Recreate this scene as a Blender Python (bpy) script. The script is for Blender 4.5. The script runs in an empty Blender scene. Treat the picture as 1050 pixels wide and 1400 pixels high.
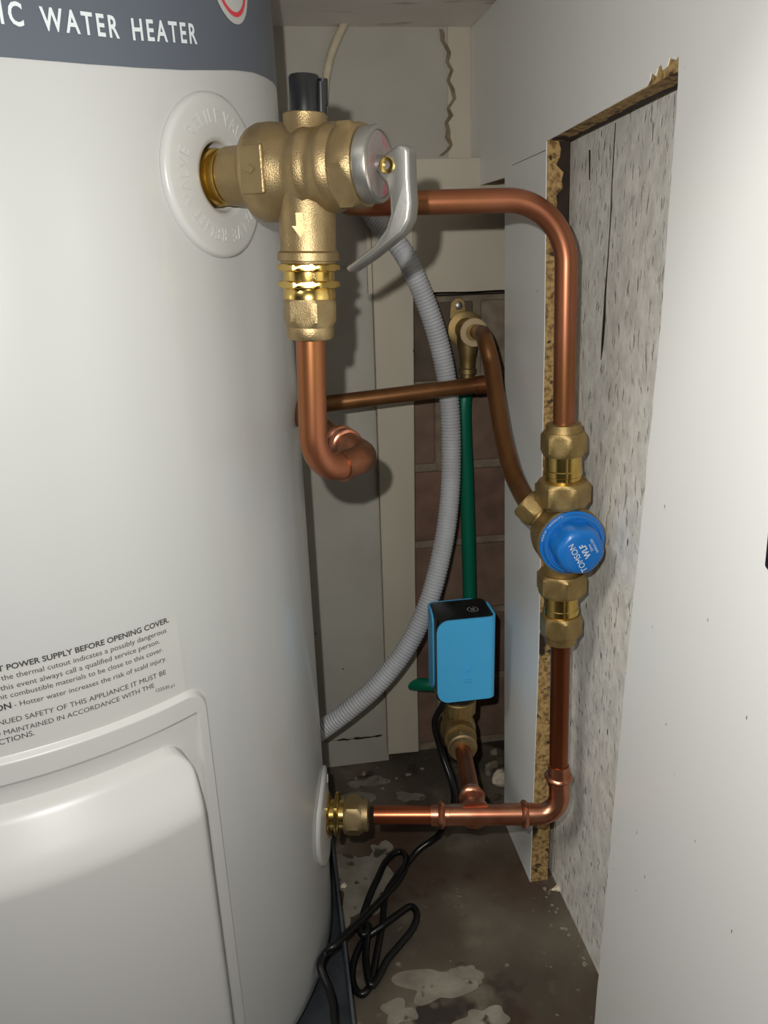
import bpy, bmesh, math, random
from mathutils import Vector, Matrix
random.seed(7)
PI = math.pi

# ------------------------------------------------------------------ camera
H = 0.630                                   # lens height above the concrete floor (m)
FPX = 1050.0                                # focal length in pixels of the 1050x1400 frame
_n = Vector((100.0, 3050.0, FPX)).normalized()          # straight down, in lens axes (right, down, forward)
_dx = 357.0 - 525.0
_dy = -(_n.x * _dx + _n.z * FPX) / _n.y
_d = Vector((_dx, _dy, FPX)).normalized()               # straight into the cupboard
_u = -_n
_r = _d.cross(_u)
if _r.x < 0: _r = -_r
RM = Matrix((_r, _d, _u))                               # lens axes -> room axes
def ray(px, py): return RM @ Vector((px - 525.0, py - 700.0, FPX))
def atD(px, py, D): return ray(px, py) * (D / FPX) + Vector((0, 0, H))
def atX(px, py, X): v = ray(px, py); return v * (X / v.x) + Vector((0, 0, H))
def atY(px, py, Y): v = ray(px, py); return v * (Y / v.y) + Vector((0, 0, H))
def atZ(px, py, Z): v = ray(px, py); return v * ((Z - H) / v.z) + Vector((0, 0, H))
def proj(P):
    c = RM.transposed() @ (Vector(P) - Vector((0, 0, H)))
    return Vector((525 + FPX * c.x / c.z, 700 + FPX * c.y / c.z, c.z))

S = bpy.context.scene
C = S.collection
cam = bpy.data.cameras.new('camera')
cam.sensor_fit = 'VERTICAL'; cam.sensor_height = 36.0; cam.lens = FPX / 1400.0 * 36.0
cam.clip_start = 0.01; cam.clip_end = 20
camo = bpy.data.objects.new('camera', cam); C.objects.link(camo)
cx, cy, cz = RM.col[0], RM.col[1], RM.col[2]
M4 = Matrix(((cx.x, -cy.x, -cz.x, 0), (cx.y, -cy.y, -cz.y, 0), (cx.z, -cy.z, -cz.z, H), (0, 0, 0, 1)))
camo.matrix_world = M4
S.camera = camo

# ------------------------------------------------------------------ light: the flash beside the lens, a dim room behind
fl = bpy.data.lights.new('flash', 'SPOT'); fl.energy = 7.9; fl.spot_size = math.radians(165); fl.spot_blend = 1.0; fl.shadow_soft_size = 0.0035; fl.color = (1.0, 0.995, 0.965)
flo = bpy.data.objects.new('flash', fl); C.objects.link(flo)
flo.matrix_world = Matrix.Translation(cx * -0.024 + cy * -0.031 + cz * -0.002) @ M4
lp = bpy.data.lights.new('room_lamp', 'AREA'); lp.shape = 'DISK'; lp.size = .55; lp.energy = 17.0; lp.color = (1.0, 0.97, 0.93)
lpo = bpy.data.objects.new('room_lamp', lp); C.objects.link(lpo); lpo.location = (-1.15, -.60, 1.95)
lpo.rotation_euler = (Vector((.15, .35, .5)) - lpo.location).to_track_quat('-Z', 'Y').to_euler()
w = bpy.data.worlds.new('room'); S.world = w; w.use_nodes = True
w.node_tree.nodes['Background'].inputs[0].default_value = (0.95, 0.97, 1.0, 1)
w.node_tree.nodes['Background'].inputs[1].default_value = 0.012
S.view_settings.view_transform = 'Standard'; S.view_settings.look = 'None'
S.view_settings.gamma = 1; S.view_settings.use_curve_mapping = False
S.view_settings.exposure = 0.0

# ------------------------------------------------------------------ materials
def lin(c): return tuple(((v / 255) / 12.92 if v / 255 <= .04045 else ((v / 255 + .055) / 1.055) ** 2.4) for v in c) + (1,)
MATS = {}
def mat(name, rgb, rough=.5, metal=0., rgb2=None, scale=40., detail=5., lo=.35, hi=.65, stretch=(1, 1, 1), bump=0., bscale=None, coat=0., spec=.5, trans=0., rvar=0.):
    m = bpy.data.materials.new(name); m.use_nodes = True
    nt = m.node_tree; N = nt.nodes; L = nt.links; b = N['Principled BSDF']
    b.inputs['Base Color'].default_value = lin(rgb); b.inputs['Roughness'].default_value = rough
    b.inputs['Metallic'].default_value = metal; b.inputs['Specular IOR Level'].default_value = spec
    b.inputs['Coat Weight'].default_value = coat; b.inputs['Coat Roughness'].default_value = .08
    if trans: b.inputs['Transmission Weight'].default_value = trans
    tc = N.new('ShaderNodeTexCoord'); mp = N.new('ShaderNodeMapping'); mp.inputs['Scale'].default_value = stretch
    L.new(tc.outputs['Object'], mp.inputs['Vector'])
    m['_mp'] = 1
    if rgb2 is not None:
        nz = N.new('ShaderNodeTexNoise'); nz.inputs['Scale'].default_value = scale; nz.inputs['Detail'].default_value = detail
        L.new(mp.outputs[0], nz.inputs['Vector'])
        rp = N.new('ShaderNodeValToRGB'); rp.color_ramp.elements[0].position = lo; rp.color_ramp.elements[1].position = hi
        rp.color_ramp.elements[0].color = lin(rgb); rp.color_ramp.elements[1].color = lin(rgb2)
        L.new(nz.outputs['Fac'], rp.inputs[0]); L.new(rp.outputs[0], b.inputs['Base Color'])
        if rvar:
            mr = N.new('ShaderNodeMapRange'); mr.inputs['To Min'].default_value = rough - rvar; mr.inputs['To Max'].default_value = rough + rvar
            L.new(nz.outputs['Fac'], mr.inputs['Value']); L.new(mr.outputs[0], b.inputs['Roughness'])
    if bump:
        n2 = N.new('ShaderNodeTexNoise'); n2.inputs['Scale'].default_value = bscale or scale * 2; n2.inputs['Detail'].default_value = 4
        L.new(mp.outputs[0], n2.inputs['Vector'])
        bp = N.new('ShaderNodeBump'); bp.inputs['Strength'].default_value = bump; bp.inputs['Distance'].default_value = .001
        L.new(n2.outputs['Fac'], bp.inputs['Height']); L.new(bp.outputs[0], b.inputs['Normal'])
    MATS[name] = m
    return m
def overlay(m, rgb, kind='noise', scale=30., lo=.6, hi=.65, stretch=(1, 1, 1), detail=4., coord='Object', bump=0., rot=(0, 0, 0), rough=None):
    """lay a second colour over the base colour where a noise / cell pattern says so"""
    nt = m.node_tree; N = nt.nodes; L = nt.links; b = N['Principled BSDF']
    tc = N.new('ShaderNodeTexCoord'); mp = N.new('ShaderNodeMapping'); mp.inputs['Scale'].default_value = stretch; mp.inputs['Rotation'].default_value = rot
    L.new(tc.outputs[coord], mp.inputs['Vector'])
    if kind == 'noise':
        t = N.new('ShaderNodeTexNoise'); t.inputs['Scale'].default_value = scale; t.inputs['Detail'].default_value = detail; out = t.outputs['Fac']
    else:
        t = N.new('ShaderNodeTexVoronoi'); t.inputs['Scale'].default_value = scale; out = t.outputs['Distance']
    L.new(mp.outputs[0], t.inputs['Vector'])
    rp = N.new('ShaderNodeMapRange'); rp.inputs['From Min'].default_value = lo; rp.inputs['From Max'].default_value = hi
    L.new(out, rp.inputs['Value'])
    mx = N.new('ShaderNodeMix'); mx.data_type = 'RGBA'
    L.new(rp.outputs[0], mx.inputs['Factor'])
    bc = b.inputs['Base Color']
    if bc.links: L.new(bc.links[0].from_socket, mx.inputs['A'])
    else: mx.inputs['A'].default_value = bc.default_value
    mx.inputs['B'].default_value = lin(rgb)
    L.new(mx.outputs['Result'], bc)
    if bump:
        bp = N.new('ShaderNodeBump'); bp.inputs['Strength'].default_value = abs(bump); bp.inputs['Distance'].default_value = .0015; bp.invert = bump > 0
        L.new(rp.outputs[0], bp.inputs['Height'])
        nm = b.inputs['Normal']
        if nm.links: L.new(nm.links[0].from_socket, bp.inputs['Normal'])
        L.new(bp.outputs[0], nm)
    return m

enamel = mat('white_enamel', (186, 186, 183), .28, coat=.25)
plastic_w = mat('white_plastic', (191, 190, 186), .35)
band_m = mat('grey_band_print', (88, 94, 104), .38)
text_w = mat('white_print', (214, 220, 222), .5)
text_k = mat('black_print', (58, 56, 54), .6)
label_m = mat('label_film', (190, 189, 184), .25)
red_m = mat('red_print', (214, 60, 70), .45)
dark_m = mat('dark_cavity', (40, 34, 24), .6)
brass = mat('cast_brass', (154, 132, 94), .42, .86, (172, 150, 110), 60, bump=.25, bscale=1400)
brass_p = mat('polished_brass', (214, 180, 98), .22, 1., (226, 196, 120), 50)
brass_d = mat('dull_brass', (150, 126, 80), .45, .8, (172, 148, 98), 70, bump=.25, bscale=1300)
brass_pale = mat('pale_brass', (214, 188, 148), .45, .5)
copper = mat('bright_copper', (178, 118, 87), .36, .84, (158, 94, 66), 22, stretch=(1, 1, .35), rvar=.06)
overlay(copper, (150, 104, 58), scale=26, lo=.52, hi=.72, stretch=(1, 1, .3))
copper_n = mat('new_copper', (206, 146, 116), .30, .95, (182, 114, 86), 45)
copper_b = mat('browned_copper', (140, 98, 60), .38, .75, (114, 74, 43), 26, stretch=(1, 1, .4))
overlay(copper_b, (134, 78, 52), scale=20, lo=.55, hi=.7)
chrome = mat('satin_metal', (166, 164, 158), .40, .9, bump=.05, bscale=400)
black_p = mat('black_plastic', (20, 21, 23), .35)
cord_m = mat('black_cable', (16, 16, 17), .28)
blue_p = mat('blue_plastic', (27, 112, 192), .3, coat=.2)
sky_p = mat('sky_blue_plastic', (80, 190, 246), .42)
green_m = mat('green_hose', (0, 112, 84), .4)
grey_h = mat('grey_hose', (196, 197, 200), .42, rgb2=(184, 184, 186), scale=30)
tube_m = mat('aged_clear_tube', (206, 194, 168), .3, rgb2=(182, 170, 144), scale=60)
galv = mat('galvanised_steel', (128, 134, 140), .38, .8, (104, 110, 118), 35)
melamine = mat('white_melamine', (240, 240, 236), .34)
overlay(melamine, (60, 56, 50), 'voronoi', scale=36, lo=.040, hi=.022, stretch=(1, 2.2, .7))
chip = mat('raw_chipboard', (184, 152, 98), .9, rgb2=(120, 92, 54), scale=260, detail=3, lo=.42, hi=.66, bump=.9, bscale=300)
overlay(chip, (58, 42, 26), scale=120, lo=.6, hi=.68)
overlay(chip, (44, 30, 18), scale=34, lo=.6, hi=.66, stretch=(1, 1, .6))
dark_chip = mat('dark_brown_chipboard', (52, 38, 26), .9, rgb2=(38, 28, 20), scale=60)
concrete = mat('grey_concrete', (234, 231, 222), .85, rgb2=(212, 209, 201), scale=75, detail=8, lo=.40, hi=.62, stretch=(1, 1, .75), bump=.6, bscale=170)
overlay(concrete, (216, 214, 206), scale=130, lo=.55, hi=.7, stretch=(1, 1, .5))
overlay(concrete, (178, 175, 167), scale=170, lo=.58, hi=.72, stretch=(1, 1.2, .5), bump=.6)
overlay(concrete, (92, 88, 82), 'voronoi', scale=46, lo=.10, hi=.06, stretch=(1, 1.8, .6), bump=.8)
floor_m = mat('stained_concrete_floor', (98, 89, 75), .8, rgb2=(72, 63, 51), scale=9, detail=9, lo=.38, hi=.62, bump=.5, bscale=90)
overlay(floor_m, (120, 111, 95), scale=24, lo=.54, hi=.80, detail=9)
overlay(floor_m, (132, 122, 104), scale=110, lo=.66, hi=.74, detail=4)
overlay(floor_m, (46, 38, 30), scale=20, lo=.58, hi=.66, detail=6)
overlay(floor_m, (70, 50, 36), scale=5, lo=.52, hi=.62, detail=6)
patch_m = mat('pale_worn_screed', (140, 133, 119), .8, rgb2=(112, 105, 92), scale=40, detail=7)
overlay(patch_m, (66, 58, 48), scale=60, lo=.60, hi=.66, detail=3)
sheet_m = mat('painted_sheet', (178, 174, 163), .7, rgb2=(168, 163, 151), scale=12, bump=.12, bscale=70)
overlay(sheet_m, (92, 84, 70), 'voronoi', scale=26, lo=.05, hi=.03)
batten_m = mat('painted_timber', (196, 187, 168), .65, rgb2=(186, 177, 158), scale=14, stretch=(1, 1, .3), bump=.12, bscale=60)
overlay(batten_m, (74, 64, 50), 'voronoi', scale=30, lo=.05, hi=.03, stretch=(1, 1, .6))
crack_m = mat('brown_crack_filler', (142, 126, 100), .9, rgb2=(110, 94, 72), scale=60)
mortar = mat('mortar', (146, 131, 112), .95, rgb2=(118, 104, 87), scale=60, bump=.8, bscale=200)
brick_a = mat('brown_brick', (132, 106, 88), .9, rgb2=(110, 88, 74), scale=30, bump=.6, bscale=160)
brick_b = mat('red_brown_brick', (128, 98, 82), .9, rgb2=(104, 80, 68), scale=34, bump=.6, bscale=160)
brick_c = mat('sooty_brick', (104, 90, 76), .9, rgb2=(84, 72, 62), scale=28, bump=.6, bscale=160)
shelf_m = mat('shelf_underside', (228, 222, 214), .6, rgb2=(218, 211, 202), scale=9)
overlay(shelf_m, (128, 118, 100), scale=22, lo=.60, hi=.72, stretch=(.35, 1, 1))
stone_m = mat('rubble', (150, 138, 120), .9, rgb2=(112, 98, 82), scale=60)
stone_d = mat('dark_rubble', (92, 78, 64), .9, rgb2=(70, 58, 46), scale=60)

# ------------------------------------------------------------------ mesh helpers
class MB:
    def __init__(s): s.bm = bmesh.new()
    def basis(s, d, ref=None):
        d = Vector(d).normalized()
        r = Vector(ref) if ref is not None else (Vector((0, 0, 1)) if abs(d.z) < .9 else Vector((1, 0, 0)))
        u = (r - d * r.dot(d)).normalized(); v = d.cross(u)
        return d, u, v
    def lathe(s, o, d, prof, seg=40, caps=(True, True), ref=None):
        """prof: list of (distance along axis, radius)"""
        o = Vector(o); d, u, v = s.basis(d, ref); rings = []
        for k, r in prof:
            rings.append([s.bm.verts.new(o + d * k + (u * math.cos(2 * PI * i / seg) + v * math.sin(2 * PI * i / seg)) * r) for i in range(seg)])
        for a, b in zip(rings, rings[1:]):
            for i in range(seg): s.bm.faces.new((a[i], a[(i + 1) % seg], b[(i + 1) % seg], b[i]))
        if caps[0]: s.bm.faces.new(rings[0][::-1])
        if caps[1]: s.bm.faces.new(rings[-1])
        return s
    def hexnut(s, o, d, k0, k1, r, ch=.0016, n=6, ref=None, rot=0.):
        """hexagonal prism with turned chamfers: a lathe of 48 steps clipped to n flats; r = corner radius"""
        o = Vector(o); d, u, v = s.basis(d, ref); seg = 48
        ap = r * math.cos(PI / n)
        def rad(t, lim):
            a = ((t - rot) % (2 * PI / n)) - PI / n
            return min(ap / math.cos(a), lim)
        steps = [(k0, ap * .985), (k0 + ch * .45, ap * 1.03), (k0 + ch * 1.2, r), ((k0 + k1) / 2, r), (k1 - ch * 1.2, r), (k1 - ch * .45, ap * 1.03), (k1, ap * .985)]
        rings = []
        for k, lim in steps:
            ring = []
            for i in range(seg):
                t = 2 * PI * i / seg; q = rad(t, lim)
                ring.append(s.bm.verts.new(o + d * k + (u * math.cos(t) + v * math.sin(t)) * q))
            rings.append(ring)
        for a, b in zip(rings, rings[1:]):
            for i in range(seg): s.bm.faces.new((a[i], a[(i + 1) % seg], b[(i + 1) % seg], b[i]))
        s.bm.faces.new(rings[0][::-1]); s.bm.faces.new(rings[-1])
        return s
    def tube(s, pts, rad, seg=20, caps=True, hollow=None):
        """pts: dense centre line; rad: number or list"""
        pts = [Vector(p) for p in pts]; n = len(pts)
        T = [(pts[min(i + 1, n - 1)] - pts[max(i - 1, 0)]).normalized() for i in range(n)]
        u = Vector((0, 0, 1)) if abs(T[0].z) < .9 else Vector((1, 0, 0))
        rings = []
        for i in range(n):
            u = (u - T[i] * u.dot(T[i])).normalized(); v = T[i].cross(u)
            r = rad[i] if isinstance(rad, (list, tuple)) else rad
            rings.append([s.bm.verts.new(pts[i] + (u * math.cos(2 * PI * j / seg) + v * math.sin(2 * PI * j / seg)) * r) for j in range(seg)])
        for a, b in zip(rings, rings[1:]):
            for j in range(seg): s.bm.faces.new((a[j], a[(j + 1) % seg], b[(j + 1) % seg], b[j]))
        if caps: s.bm.faces.new(rings[0][::-1]); s.bm.faces.new(rings[-1])
        return s
    def box(s, a, b):
        a = Vector(a); b = Vector(b)
        q = [s.bm.verts.new((x, y, z)) for x in (a.x, b.x) for y in (a.y, b.y) for z in (a.z, b.z)]
        for f in ((0, 1, 3, 2), (4, 6, 7, 5), (0, 4, 5, 1), (2, 3, 7, 6), (0, 2, 6, 4), (1, 5, 7, 3)): s.bm.faces.new([q[i] for i in f])
        return s
    def prism(s, poly, off):
        """closed 3-D polygon swept by a vector"""
        off = Vector(off); a = [s.bm.verts.new(p) for p in poly]; b = [s.bm.verts.new(Vector(p) + off) for p in poly]
        s.bm.faces.new(a[::-1]); s.bm.faces.new(b)
        n = len(a)
        for i in range(n): s.bm.faces.new((a[i], a[(i + 1) % n], b[(i + 1) % n], b[i]))
        return s
    def build(s, name, m, parent=None, smooth=40, bevel=0., bseg=2):
        bmesh.ops.recalc_face_normals(s.bm, faces=s.bm.faces)
        if bevel:
            ed = [e for e in s.bm.edges if len(e.link_faces) == 2 and e.calc_face_angle(0) > math.radians(32)]
            bmesh.ops.bevel(s.bm, geom=ed, offset=bevel, segments=bseg, profile=.5, affect='EDGES', clamp_overlap=True)
        if smooth:
            for f in s.bm.faces: f.smooth = True
            for e in s.bm.edges:
                if len(e.link_faces) == 2 and e.calc_face_angle(0) > math.radians(smooth): e.smooth = False
        me = bpy.data.meshes.new(name)
        o = bpy.data.objects.new(name, me); C.objects.link(o)
        if parent is not None:
            o.parent = parent
            base = root_loc(parent)
        else:
            zs = [v.co for v in s.bm.verts]
            base = Vector((sum(v.x for v in zs) / len(zs), sum(v.y for v in zs) / len(zs), min(v.z for v in zs)))
            o.location = base
        bmesh.ops.translate(s.bm, verts=s.bm.verts, vec=-base)
        s.bm.to_mesh(me); s.bm.free(); me.materials.append(m)
        return o
def root_loc(o):
    p = Vector((0, 0, 0))
    while o is not None: p += o.location; o = o.parent
    return p
def tag(o, label, cat, group=None):
    o['label'] = label; o['category'] = cat
    if group: o['group'] = group
    return o
def thing(name, loc, label, cat, group=None):
    o = bpy.data.objects.new(name, None); o.empty_display_size = .02; C.objects.link(o); o.location = loc
    return tag(o, label, cat, group)
def struct(o): o['kind'] = 'structure'; return o
def plabel(o, t): o['label'] = t; return o

def spline(P, n=12):
    """Catmull-Rom through points"""
    P = [Vector(p) for p in P]; Q = [P[0] * 2 - P[1]] + P + [P[-1] * 2 - P[-2]]; out = []
    for i in range(1, len(Q) - 2):
        a, b, c, d = Q[i - 1], Q[i], Q[i + 1], Q[i + 2]
        for k in range(n):
            t = k / n
            out.append(.5 * ((2 * b) + (c - a) * t + (2 * a - 5 * b + 4 * c - d) * t * t + (3 * b - a - 3 * c + d) * t ** 3))
    out.append(P[-1]); return out
def filleted(P, r, n=12):
    """polyline with rounded corners; r number or list for the inner points"""
    P = [Vector(p) for p in P]; out = [P[0]]
    for i in range(1, len(P) - 1):
        q = r[i - 1] if isinstance(r, (list, tuple)) else r
        a = (P[i - 1] - P[i]).normalized(); b = (P[i + 1] - P[i]).normalized()
        ang = a.angle(b); t = q / math.tan(ang / 2)
        c = P[i] + (a + b).normalized() * (q / math.sin(ang / 2))
        s0 = P[i] + a * t - c; s1 = P[i] + b * t - c
        for k in range(n + 1):
            w_ = s0.angle(s1); out.append(c + (s0 * math.sin((1 - k / n) * w_) + s1 * math.sin(k / n * w_)) / math.sin(w_))
    out.append(P[-1]); return out
def dense(P, step=.004):
    out = [P[0]]
    for a, b in zip(P, P[1:]):
        m = max(1, int((b - a).length / step))
        for k in range(1, m + 1): out.append(a.lerp(b, k / m))
    return out
def text_mesh(body, bold=False, extrude=0., res=3, spacing=1.0):
    """flat lettering -> (verts, faces), bold = fattened outline; built-in typeface"""
    cu = bpy.data.curves.new('t', 'FONT'); cu.body = body; cu.size = 1.0; cu.resolution_u = res; cu.extrude = extrude
    cu.offset = .022 if bold else 0.; cu.space_character = spacing
    ob = bpy.data.objects.new('t', cu); C.objects.link(ob)
    bpy.context.view_layer.update()
    me = bpy.data.meshes.new_from_object(ob.evaluated_get(bpy.context.evaluated_depsgraph_get()))
    V = [v.co.copy() for v in me.vertices]; F = [tuple(p.vertices) for p in me.polygons]
    bpy.data.objects.remove(ob); bpy.data.curves.remove(cu); bpy.data.meshes.remove(me)
    return V, F
def add_text(mb, V, F, fn):
    vs = [mb.bm.verts.new(fn(v)) for v in V]
    for f in F:
        try: mb.bm.faces.new([vs[i] for i in f])
        except ValueError: pass

# ------------------------------------------------------------------ setting
XB = 0.226; XC = 0.252; YW = 0.840; YV = YW + .024; ZS = atY(560, 37, YV).z
fl_ = MB(); fl_.box((-.62, -.05, -.03), (.62, .98, 0)); floor = struct(fl_.build('floor', floor_m, smooth=0))
def blob(cx_, cy_, rx, ry, z, n=60, jag=.42):
    ph = [random.uniform(0, 6.28) for _ in range(5)]
    return [Vector((cx_ + math.cos(t) * rx * (1 + jag * sum(math.sin(t * (k + 2) + ph[k]) / (k + 1.6) for k in range(5))), cy_ + math.sin(t) * ry * (1 + jag * sum(math.sin(t * (k + 2) + ph[k]) / (k + 1.6) for k in range(5))), z)) for t in [2 * PI * i / n for i in range(n)]]
for ip, (px, py, rx, ry) in enumerate(((600, 1345, .030, .020), (490, 1205, .030, .050), (470, 1100, .03, .02), (660, 1395, .02, .012), (520, 1165, .012, .014), (462, 1260, .010, .022), (545, 1385, .016, .010), (505, 1070, .020, .010), (560, 1090, .016, .008), (640, 1330, .012, .008))):
    p = atZ(px, py, 0.0); b = MB(); b.prism(blob(p.x, p.y, rx, ry, 0.0002), (0, 0, .0003 + .00012 * ip)); b.build('screed_patch', patch_m, floor, smooth=0)

# right: raw concrete wall behind the cupboard side, seen through the cut-out
mw = MB(); mw.box((XC, -.05, 0), (XC + .08, .70, .95)); wall_right = struct(mw.build('wall_right', concrete, smooth=0))
cr = MB()
pa = [(842, 168), (838, 230), (835, 300), (831, 360), (828, 400), (826, 440), (824, 470), (822, 492)]
wd = [.4, .45, .5, .5, .9, 1.6, 1.5, .3]
cr.prism([atX(x - w_, y, XC) for (x, y), w_ in zip(pa, wd)] + [atX(x + w_, y, XC) for (x, y), w_ in reversed(list(zip(pa, wd)))], (-.0003, 0, 0))
cr.build('crack', dark_m, wall_right, smooth=0)
cr = MB(); cr.prism([atX(x, y, XC) for x, y in ((805.5, 205), (807.5, 205), (807, 246), (805.8, 246))], (-.0003, 0, 0)); cr.build('crack', dark_m, wall_right, smooth=0)

# back: masonry with painted sheets and battens fixed to it
wb = MB(); wb.box((-.62, YW + .040, 0), (.36, YW + .10, .95)); wall_back = struct(wb.build('wall_back', mortar, smooth=0))
def zpx(x, y, Y): return atY(x, y, Y).z
def xpx(x, y, Y): return atY(x, y, Y).x
def jag_quad(mb, x0, x1, z0, z1, y0, y1, jt=0., jb=0., jl=0., jr=0.):
    P = []
    n = 14
    for i in range(n): P.append((x0 + (x1 - x0) * i / n, z0 + random.uniform(-jb, jb)))
    for i in range(n): P.append((x1 + random.uniform(-jr, jr), z0 + (z1 - z0) * i / n))
    for i in range(n): P.append((x1 + (x0 - x1) * i / n, z1 + random.uniform(-jt, jt)))
    for i in range(n): P.append((x0 + random.uniform(-jl, jl), z1 + (z0 - z1) * i / n))
    mb.prism([Vector((x, y0, z)) for x, z in P], (0, y1 - y0, 0))
m = MB(); m.box((.118, YW + .0045, 0), (.34, YW + .041, zpx(620, 405, YW))); m.build('mortar_bed', mortar, wall_back, smooth=0)
# bricks, eight courses of them in the bay beside the batten
zc = [zpx(620, y, YW) for y in (412, 527, 636, 747)]
crs = (zc[0] - zc[3]) / 3
top = zc[0]
for i in range(7):
    z1 = top - i * crs; z0 = z1 - crs + .009
    if z0 < .004: z0 = .002
    if z1 - z0 < .02: continue
    xs = [.118, .185, XC + .040] if i % 2 else [.118, XC + .040]
    if i == 0: xs = [.118, xpx(653, 450, YW), XC + .040]
    for a, b in zip(xs, xs[1:]):
        m = MB(); m.box((a + .004, YW + random.uniform(0, .003), z0), (b - .004, YW + .03, z1))
        m.build('brick', (brick_c if i == 0 else (brick_b, brick_a)[i % 2]) if not (i == 0 and a > .19) else mortar, wall_back, bevel=.0025, smooth=0)
# tall grey sheet, left of the batten
YS = YW - .008
m = MB(); jag_quad(m, -.10, xpx(520, 700, YS), zpx(480, 1048, YS), zpx(500, 300, YS), YS, YW + .024, jb=.0018)
sheet = m.build('wall_sheet', sheet_m, wall_back, smooth=0)
m = MB(); jag_quad(m, xpx(440, 1005, YS), xpx(522, 1005, YS), zpx(480, 1010.5, YS), zpx(480, 1009, YS), YS - .0004, YS, jb=.0018, jt=.0012)
m.build('crack', dark_m, wall_back, smooth=0)
# batten
YT = YW - .020
m = MB(); a0 = atY(507, 300, YT); b0 = atY(565, 300, YT); a1 = atY(531, 1032, YT); b1 = atY(573, 1028, YT)
m.prism([a1, b1, atY(568, 800, YT), b0, a0], (0, .03, 0)); m.build('batten', batten_m, wall_back, bevel=.0012, smooth=0)
# upper wide board and top panel
YU = YW - .014
m = MB(); jag_quad(m, xpx(500, 300, YU), XC + .06, zpx(630, 398, YU), zpx(600, 217, YU), YU, YW + .024, jb=.0008)
m.build('wall_board', batten_m, wall_back, smooth=0)
m = MB(); m.box((-.10, YV, zpx(600, 222, YV)), (xpx(612, 120, YV), YV + .03, ZS)); m.build('wall_sheet', sheet_m, wall_back, smooth=0)
m = MB(); m.box((-.10, YU + .002, zpx(500, 217, YU)-.10), (xpx(506, 300, YU), YW + .024, zpx(500, 217, YU))); m.build('wall_sheet', sheet_m, wall_back, smooth=0)
m = MB(); m.box((xpx(612, 120, YV), YV - .0015, zpx(600, 217, YV)), (XC + .06, YV + .03, ZS)); m.build('wall_strip', batten_m, wall_back, smooth=0)
cp = [(602, 40), (604, 47), (605, 56), (608, 62), (614, 72), (611, 85), (617, 96), (614, 110), (619, 122), (622, 135), (614, 148), (616, 158), (611, 168), (613, 178), (612, 188), (616, 198), (613, 205), (603, 213)]
m = MB(); cl = [atY(x - 2.5 + random.uniform(-1.5, 1), y, YV - .0015) for x, y in cp]; crr = [atY(x + 2.0 + random.uniform(-1, 2.5), y, YV - .0015) for x, y in cp]
m.prism(cl + crr[::-1], (0, -.0008, 0)); m.build('crack', crack_m, wall_back, smooth=0)

# shelf overhead
sh = MB(); sh.box((-.60, .25, ZS), (XB - .0005, YV + .02, ZS + .018))
tag(sh.build('shelf', shelf_m, smooth=0), 'pale scuffed shelf underside across the top of the cupboard above the wall', 'shelf')

# ------------------------------------------------------------------ white chipboard side panel with the tall cut-out
panel = thing('side_panel', (XB, .5, 0), 'large white melamine chipboard side panel with a tall sawn cut-out', 'panel')
FX = .0006                                              # thickness of the white facing
def onb(px, py): v = atX(px, py, XB); return (v.y, v.z)
ntr = onb(747, 193); nbr = (onb(725, 1196)[0], 0.0)
nm1 = onb(744, 460); nm2 = onb(736, 900)
ntf = (onb(928, 96)[0], onb(928, 96)[1]); nf1 = onb(902, 460); nf2 = onb(857.5, 900); nbf = (onb(812, 1399)[0], 0.0)
rtl = onb(690, 243); rb1 = onb(690, 700); rbl = (onb(690, 1100)[0], 0.0)
zt = ZS + .10
yb = YV - .003
zsl = onb(655, 258)[1]
outer = [(.03, 0.0), nbf, nf2, nf1, ntf, ntr, nm1, nm2, nbr, rbl, rb1, rtl, (yb, rtl[1]), (yb, zt), (.03, zt)]
core = MB(); core.prism([Vector((XB + FX, y, z)) for y, z in outer], (.0185, 0, 0))
core_o = core.build('chipboard_core', chip, panel, smooth=0)
plabel(core_o, 'raw tan sawn chipboard edge')
# facing: same outline, torn above the front top corner of the cut-out and saw-rough down its front edge
tear = [(928, 75), (923, 82), (915, 79), (912, 91), (906, 96), (904, 87), (899, 93), (896, 104), (890, 99), (888, 110), (883, 119)]
rough_edge = []
for i in range(1, 60):
    t = i / 60
    if t < .33: y_, z_ = nf1[0] + (ntf[0] - nf1[0]) * (1 - t / .33), nf1[1] + (ntf[1] - nf1[1]) * (1 - t / .33)
    elif t < .66: u_ = (t - .33) / .33; y_, z_ = nf1[0] + (nf2[0] - nf1[0]) * u_, nf1[1] + (nf2[1] - nf1[1]) * u_
    else: u_ = (t - .66) / .34; y_, z_ = nf2[0] + (nbf[0] - nf2[0]) * u_, nf2[1] + (nbf[1] - nf2[1]) * u_
    rough_edge.append((y_ + random.uniform(-.0008, .0003), z_))
face_poly = [(.03, 0.0), (nbf[0] - .0005, 0.0)] + rough_edge[::-1] + [onb(*p) for p in tear] + [ntr, nm1, nm2, nbr, rbl, rb1, rtl, (yb, rtl[1]), (yb, zt), (.03, zt)]
fc = MB(); fc.prism([Vector((XB, y, z)) for y, z in face_poly], (FX, 0, 0))
fc.build('white_facing', melamine, panel, smooth=0)
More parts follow.
